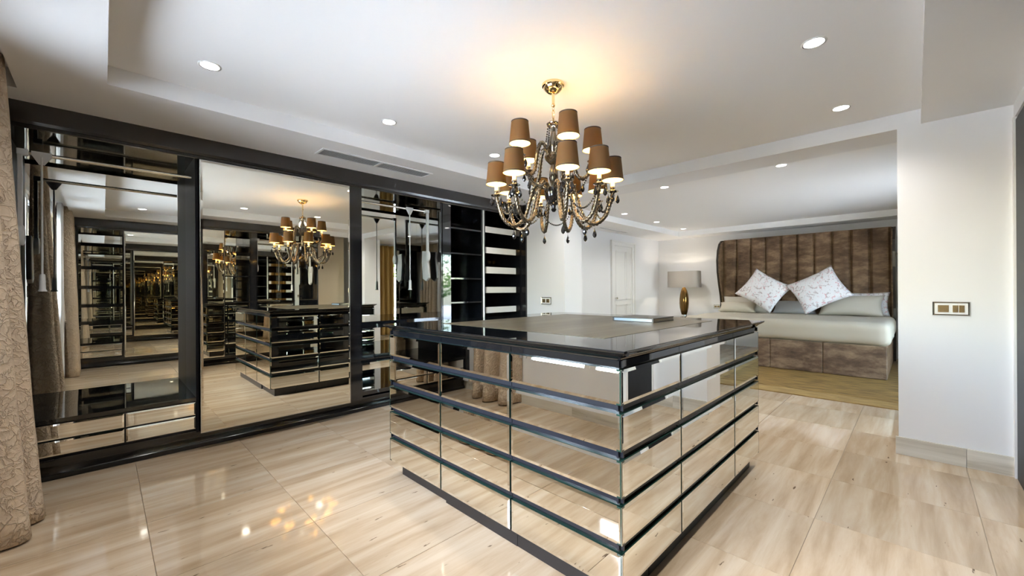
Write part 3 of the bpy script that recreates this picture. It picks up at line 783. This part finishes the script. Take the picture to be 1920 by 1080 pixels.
# lamp
lx, ly = -3.78, 9.42
lp = thing('table_lamp', 'table lamp with wide grey shade and golden brown base', 'lamp', (lx, ly, .6))
part('foot', MB().lathe([(.085, .601), (.085, .612), (.06, .62), (.055, .66)], (lx, ly), 24), M['chrome'], lp, smooth=True)
part('base', MB().lathe([(.055, .66), (.075, .72), (.094, .82), (.102, .92), (.100, 1.02), (.088, 1.12), (.065, 1.21), (.035, 1.28), (.02, 1.31)], (lx, ly), 32), M['lampbase'], lp, smooth=True)
m = MB(); n = 40
def se(r, z): return [(lx + .355*r*math.copysign(abs(cos(2*pi*i/n))**.45, cos(2*pi*i/n)), ly + .17*r*math.copysign(abs(sin(2*pi*i/n))**.45, sin(2*pi*i/n)), z) for i in range(n)]
m.loft([se(1, 1.285), se(.985, 1.655)], cap=False); m.loft([se(.985, 1.285), se(.97, 1.655)], cap=False)
m.loft([se(1, 1.285), se(.985, 1.285)], cap=False); m.loft([se(.985, 1.655), se(.97, 1.655)], cap=False)
part('lamp_shade', m, M['lampshade'], lp, smooth=True)
part('bulb', MB().ball((lx, ly, 1.45), .03, 12), M['downlight'], lp, smooth='all')
point('table_lamp_bulb', (lx, ly, 1.46), 14, (1, .86, .66), .035)

# ================================================================== CHANDELIER
CX, CY = -1.635, 2.027
ch = thing('chandelier', 'two-tier smoky glass chandelier with taupe silk shades hanging over island', 'chandelier', (CX, CY, ZC))
part('canopy', MB().lathe([(.012, ZC-.062), (.03, ZC-.058), (.05, ZC-.042), (.060, ZC-.028), (.062, ZC-.020), (.070, ZC-.016), (.072, ZC-.006), (.070, ZC)], (CX, CY), 32), M['gold'], ch, smooth=True)
m = MB(); m.tube([(CX, CY, ZC-.06), (CX, CY, ZC-.13)], .009, 10); m.ball((CX, CY, ZC-.135), .013, 10); part('stem', m, M['gold'], ch, smooth=True)
# chain links
for k in range(4):
    zc = ZC-.155-.026*k; ang = 0 if k % 2 else pi/2; pts = []
    for i in range(13):
        a = 2*pi*i/12; pts.append((CX + .008*cos(a)*cos(ang), CY + .008*cos(a)*sin(ang), zc + .017*sin(a)))
    part('chain_link', MB().tube(pts, .0028, 6), M['gold'], ch, smooth=True)
ZT = 2.30
part('crown', MB().lathe([(.006, ZT+.035), (.03, ZT+.02), (.045, ZT+.005), (.04, ZT-.008), (.02, ZT-.02), (.016, ZT-.045)], (CX, CY), 20), M['chrome'], ch, smooth=True)
part('column', MB().lathe([(.014, ZT-.04), (.022, ZT-.07), (.036, ZT-.12), (.03, ZT-.155), (.016, ZT-.18), (.018, 2.09), (.014, 2.05), (.026, 2.01), (.03, 1.96), (.018, 1.92), (.024, 1.90)], (CX, CY), 20), M['smoke'], ch, smooth=True)
part('upper_hub', MB().lathe([(.02, 2.125), (.05, 2.115), (.058, 2.095), (.05, 2.075), (.03, 2.055), (.012, 2.04)], (CX, CY), 24), M['smoke'], ch, smooth=True)
part('lower_hub', MB().lathe([(.03, 1.90), (.058, 1.893), (.062, 1.87), (.055, 1.83), (.03, 1.795), (.015, 1.785), (.012, 1.77), (.018, 1.76), (.008, 1.745)], (CX, CY), 24), M['crystal'], ch, smooth=True)

def smooth_path(pts, n=34):
    P_ = [V(p) for p in pts]; out = []
    P_ = [2*P_[0]-P_[1]] + P_ + [2*P_[-1]-P_[-2]]; segs = len(P_)-3
    for k in range(n+1):
        t = k/n*segs; i = min(int(t), segs-1); f = t-i; a, b, c, d_ = P_[i:i+4]
        out.append(.5*((2*b) + (-a+c)*f + (2*a-5*b+4*c-d_)*f*f + (-a+3*b-3*c+d_)*f**3))
    return out
def arm_mesh(R, zs):
    pts = smooth_path([(r, 0, z) for r, z in zs]); return MB().tube(pts, .0128, 12, lobes=4, twist=70., amp=.16).mesh('arm', M['smoke'], 'all')
# (radial, z) relative to the lower / upper cup heights
low_prof = [(.035, 1.865), (.075, 1.915), (.125, 1.90), (.155, 1.80), (.19, 1.70), (.255, 1.655), (.32, 1.70), (.35, 1.78), (.365, 1.835)]
up_prof = [(.035, 2.085), (.06, 2.155), (.10, 2.165), (.125, 2.09), (.145, 1.99), (.185, 1.955), (.225, 1.99), (.245, 2.04), (.25, 2.055)]
armL, armU = arm_mesh(.37, low_prof), arm_mesh(.25, up_prof)
cup_me = MB().lathe([(.008, -.012), (.014, -.004), (.034, .002), (.036, .006), (.018, .010), (.012, .018), (.016, .026), (.014, .034)], n=18).mesh('cup', M['chrome'], True)
candle_me = MB().lathe([(.0115, .034), (.0115, .105), (.006, .108)], n=12).mesh('candle_sleeve', M['candle'], True)
m = MB(); n = 28
def cr(r, z): return [(r*cos(2*pi*i/n), r*sin(2*pi*i/n), z) for i in range(n)]
m.loft([cr(.065, .075), cr(.052, .209)], cap=False, mi=0); m.loft([cr(.0635, .075), cr(.0505, .209)], cap=False, mi=1)
m.loft([cr(.065, .075), cr(.0635, .075)], cap=False, mi=0); m.loft([cr(.052, .209), cr(.0505, .209)], cap=False, mi=0)
shade_me = m.mesh('lamp_shade', [M['shade'], M['shade_in']], True)
PIPE = mat('dark_shade_piping', (.07, .052, .034), .6)
trim_lo = MB().loft([cr(.0658, .073), cr(.0662, .080), cr(.0652, .0805)], cap=False).mesh('shade_trim', PIPE, True)
trim_hi = MB().loft([cr(.0528, .203), cr(.0530, .210), cr(.0505, .2105)], cap=False).mesh('shade_trim', PIPE, True)
drop_me = MB().lathe([(.001, 0), (.0025, -.012), (.008, -.024), (.012, -.038), (.0125, -.046), (.009, -.056), (.001, -.063)], n=8).mesh('crystal_drop', M['crystal'])
hook_me = MB().tube([(0, 0, .012), (.002, 0, .004), (0, 0, -.004)], .0013, 5).mesh('hook', M['cream_rod'])

# light directions measured from the photograph, angle from the camera-facing direction
fwd = V((-_f.x, -_f.y, 0)); rgt = V((_r.x, _r.y, 0))
lows = [6, 39, 75, 119, 152, 189, 232, 272, 316]; ups = [14, 90, 150, 217, 300]
def put(ang, R, arm_me, zc, tier):
    a = radians(ang); dv = fwd*cos(a) + rgt*sin(a); th = math.atan2(dv.y, dv.x)
    ar = link('arm', arm_me, ch, (CX, CY, 0)); ar.rotation_euler.z = th
    WO[ar.name] = V((CX, CY, 0))
    def sub(name, me, r, z, yaw=0.):
        # sub-parts sit in the arm's own rotated frame
        o = bpy.data.objects.new(name, me); COL.objects.link(o); o.parent = ar; o.location = (r*cos(yaw), r*sin(yaw), z); return o
    sub('cup', cup_me, R, zc); sub('candle_sleeve', candle_me, R, zc); sub('lamp_shade', shade_me, R, zc); sub('shade_trim', trim_lo, R, zc); sub('shade_trim', trim_hi, R, zc)
    for q in range(3):
        aa = 2*pi*q/3 + .5
        o = sub('crystal_drop', drop_me, R, zc); o.location = (R + .033*cos(aa), .033*sin(aa), zc-.004)
    rb, zb = (.255, 1.640) if tier == 0 else (.185, 1.940)
    h = sub('hook', hook_me, rb, zb); o = sub('crystal_drop', drop_me, rb, zb-.008)
    p = V((CX, CY, 0)) + V((cos(th), sin(th), 0))*R
    point('chandelier_bulb', (p.x, p.y, zc+.125), .45, (1., .76, .44), .012)
for a in lows: put(a, .365, armL, 1.845, 0)
for a in ups: put(a, .25, armU, 2.062, 1)
# bead garlands
def beads(p, q, sag, n, name='bead_chain'):
    m = MB()
    for i in range(n+1):
        t = i/n; c = V(p).lerp(V(q), t); c.z -= sag*4*t*(1-t); m.ball(c, .0062, 6)
    part(name, m, M['crystal'], ch, smooth='all')
def pol(ang, R, z):
    a = radians(ang); dv = fwd*cos(a) + rgt*sin(a); return (CX + dv.x*R, CY + dv.y*R, z)
for a in ups:
    beads(pol(a+20, .038, ZT), pol(a+20, .075, 2.13), .03, 16)
    beads(pol(a, .235, 2.03), pol(a+36, .16, 1.89), .06, 20)
for a, b in zip(lows, lows[1:] + [lows[0]+360]):
    beads(pol(a, .34, 1.80), pol(b, .34, 1.80), .09, 20)
point('chandelier_glow', (CX, CY, 2.2), .5, (1., .85, .66), .05)

# ================================================================== OUTSIDE
struct('ground', MB().box(-14, 14, -16, -.72, -.25, -.13).box(1.82, 22, -.7, 22, -.25, -.13), M['bounce_ground'])  # unseen ground, coloured pale to bounce light up through the windows
def tree(label, x, y, h, r, seed):
    rnd = random.Random(seed)
    t = thing('garden_tree', label, 'tree', (x, y, -.13), 'garden trees')
    part('trunk', MB().tube([(x, y, -.13), (x+.1, y, h*.4), (x, y+.1, h*.7)], [.16, .12, .05], 8), M['bark'], t, smooth=True)
    m = MB()
    for k in range(2600):
        a = rnd.uniform(0, 2*pi); u = rnd.uniform(-1, 1); rr = r*(.55 + .45*rnd.random()**.5)*(1+.25*sin(5*a+seed)*cos(3*u))
        c = V((x + rr*sqrt(1-u*u)*cos(a), y + rr*sqrt(1-u*u)*sin(a), h*.62 + h*.42*u))
        d1 = V((rnd.gauss(0,1), rnd.gauss(0,1), rnd.gauss(0,1))).normalized(); d2 = d1.orthogonal().normalized(); s = rnd.uniform(.05, .12)
        m.face([m.bm.verts.new(c + d1*s*p_ + d2*s*.6*q_) for p_, q_ in ((-1, 0), (0, -1), (1, 0), (0, 1))])
    o = part('foliage', m, M['foliage'], t); o['kind'] = 'stuff'
TL = ['green garden tree outside the bedroom window, nearest the beam', 'green garden tree outside the bedroom window, middle one', 'green garden tree beyond the bedroom window, farthest off', 'green garden tree outside the dressing room window, on the wardrobe side', 'green garden tree outside the dressing room window, on the camera side']
for k, (x, y, h, r) in enumerate([(7.6, 7.0, 4.2, 1.5), (8.2, 11.3, 4.6, 1.7), (7.8, 15.6, 5, 1.8), (-2.8, -9.0, 4.0, 1.6), (1.6, -9.4, 4.6, 1.8)]):
    tree(TL[k], x, y, h, r, k)
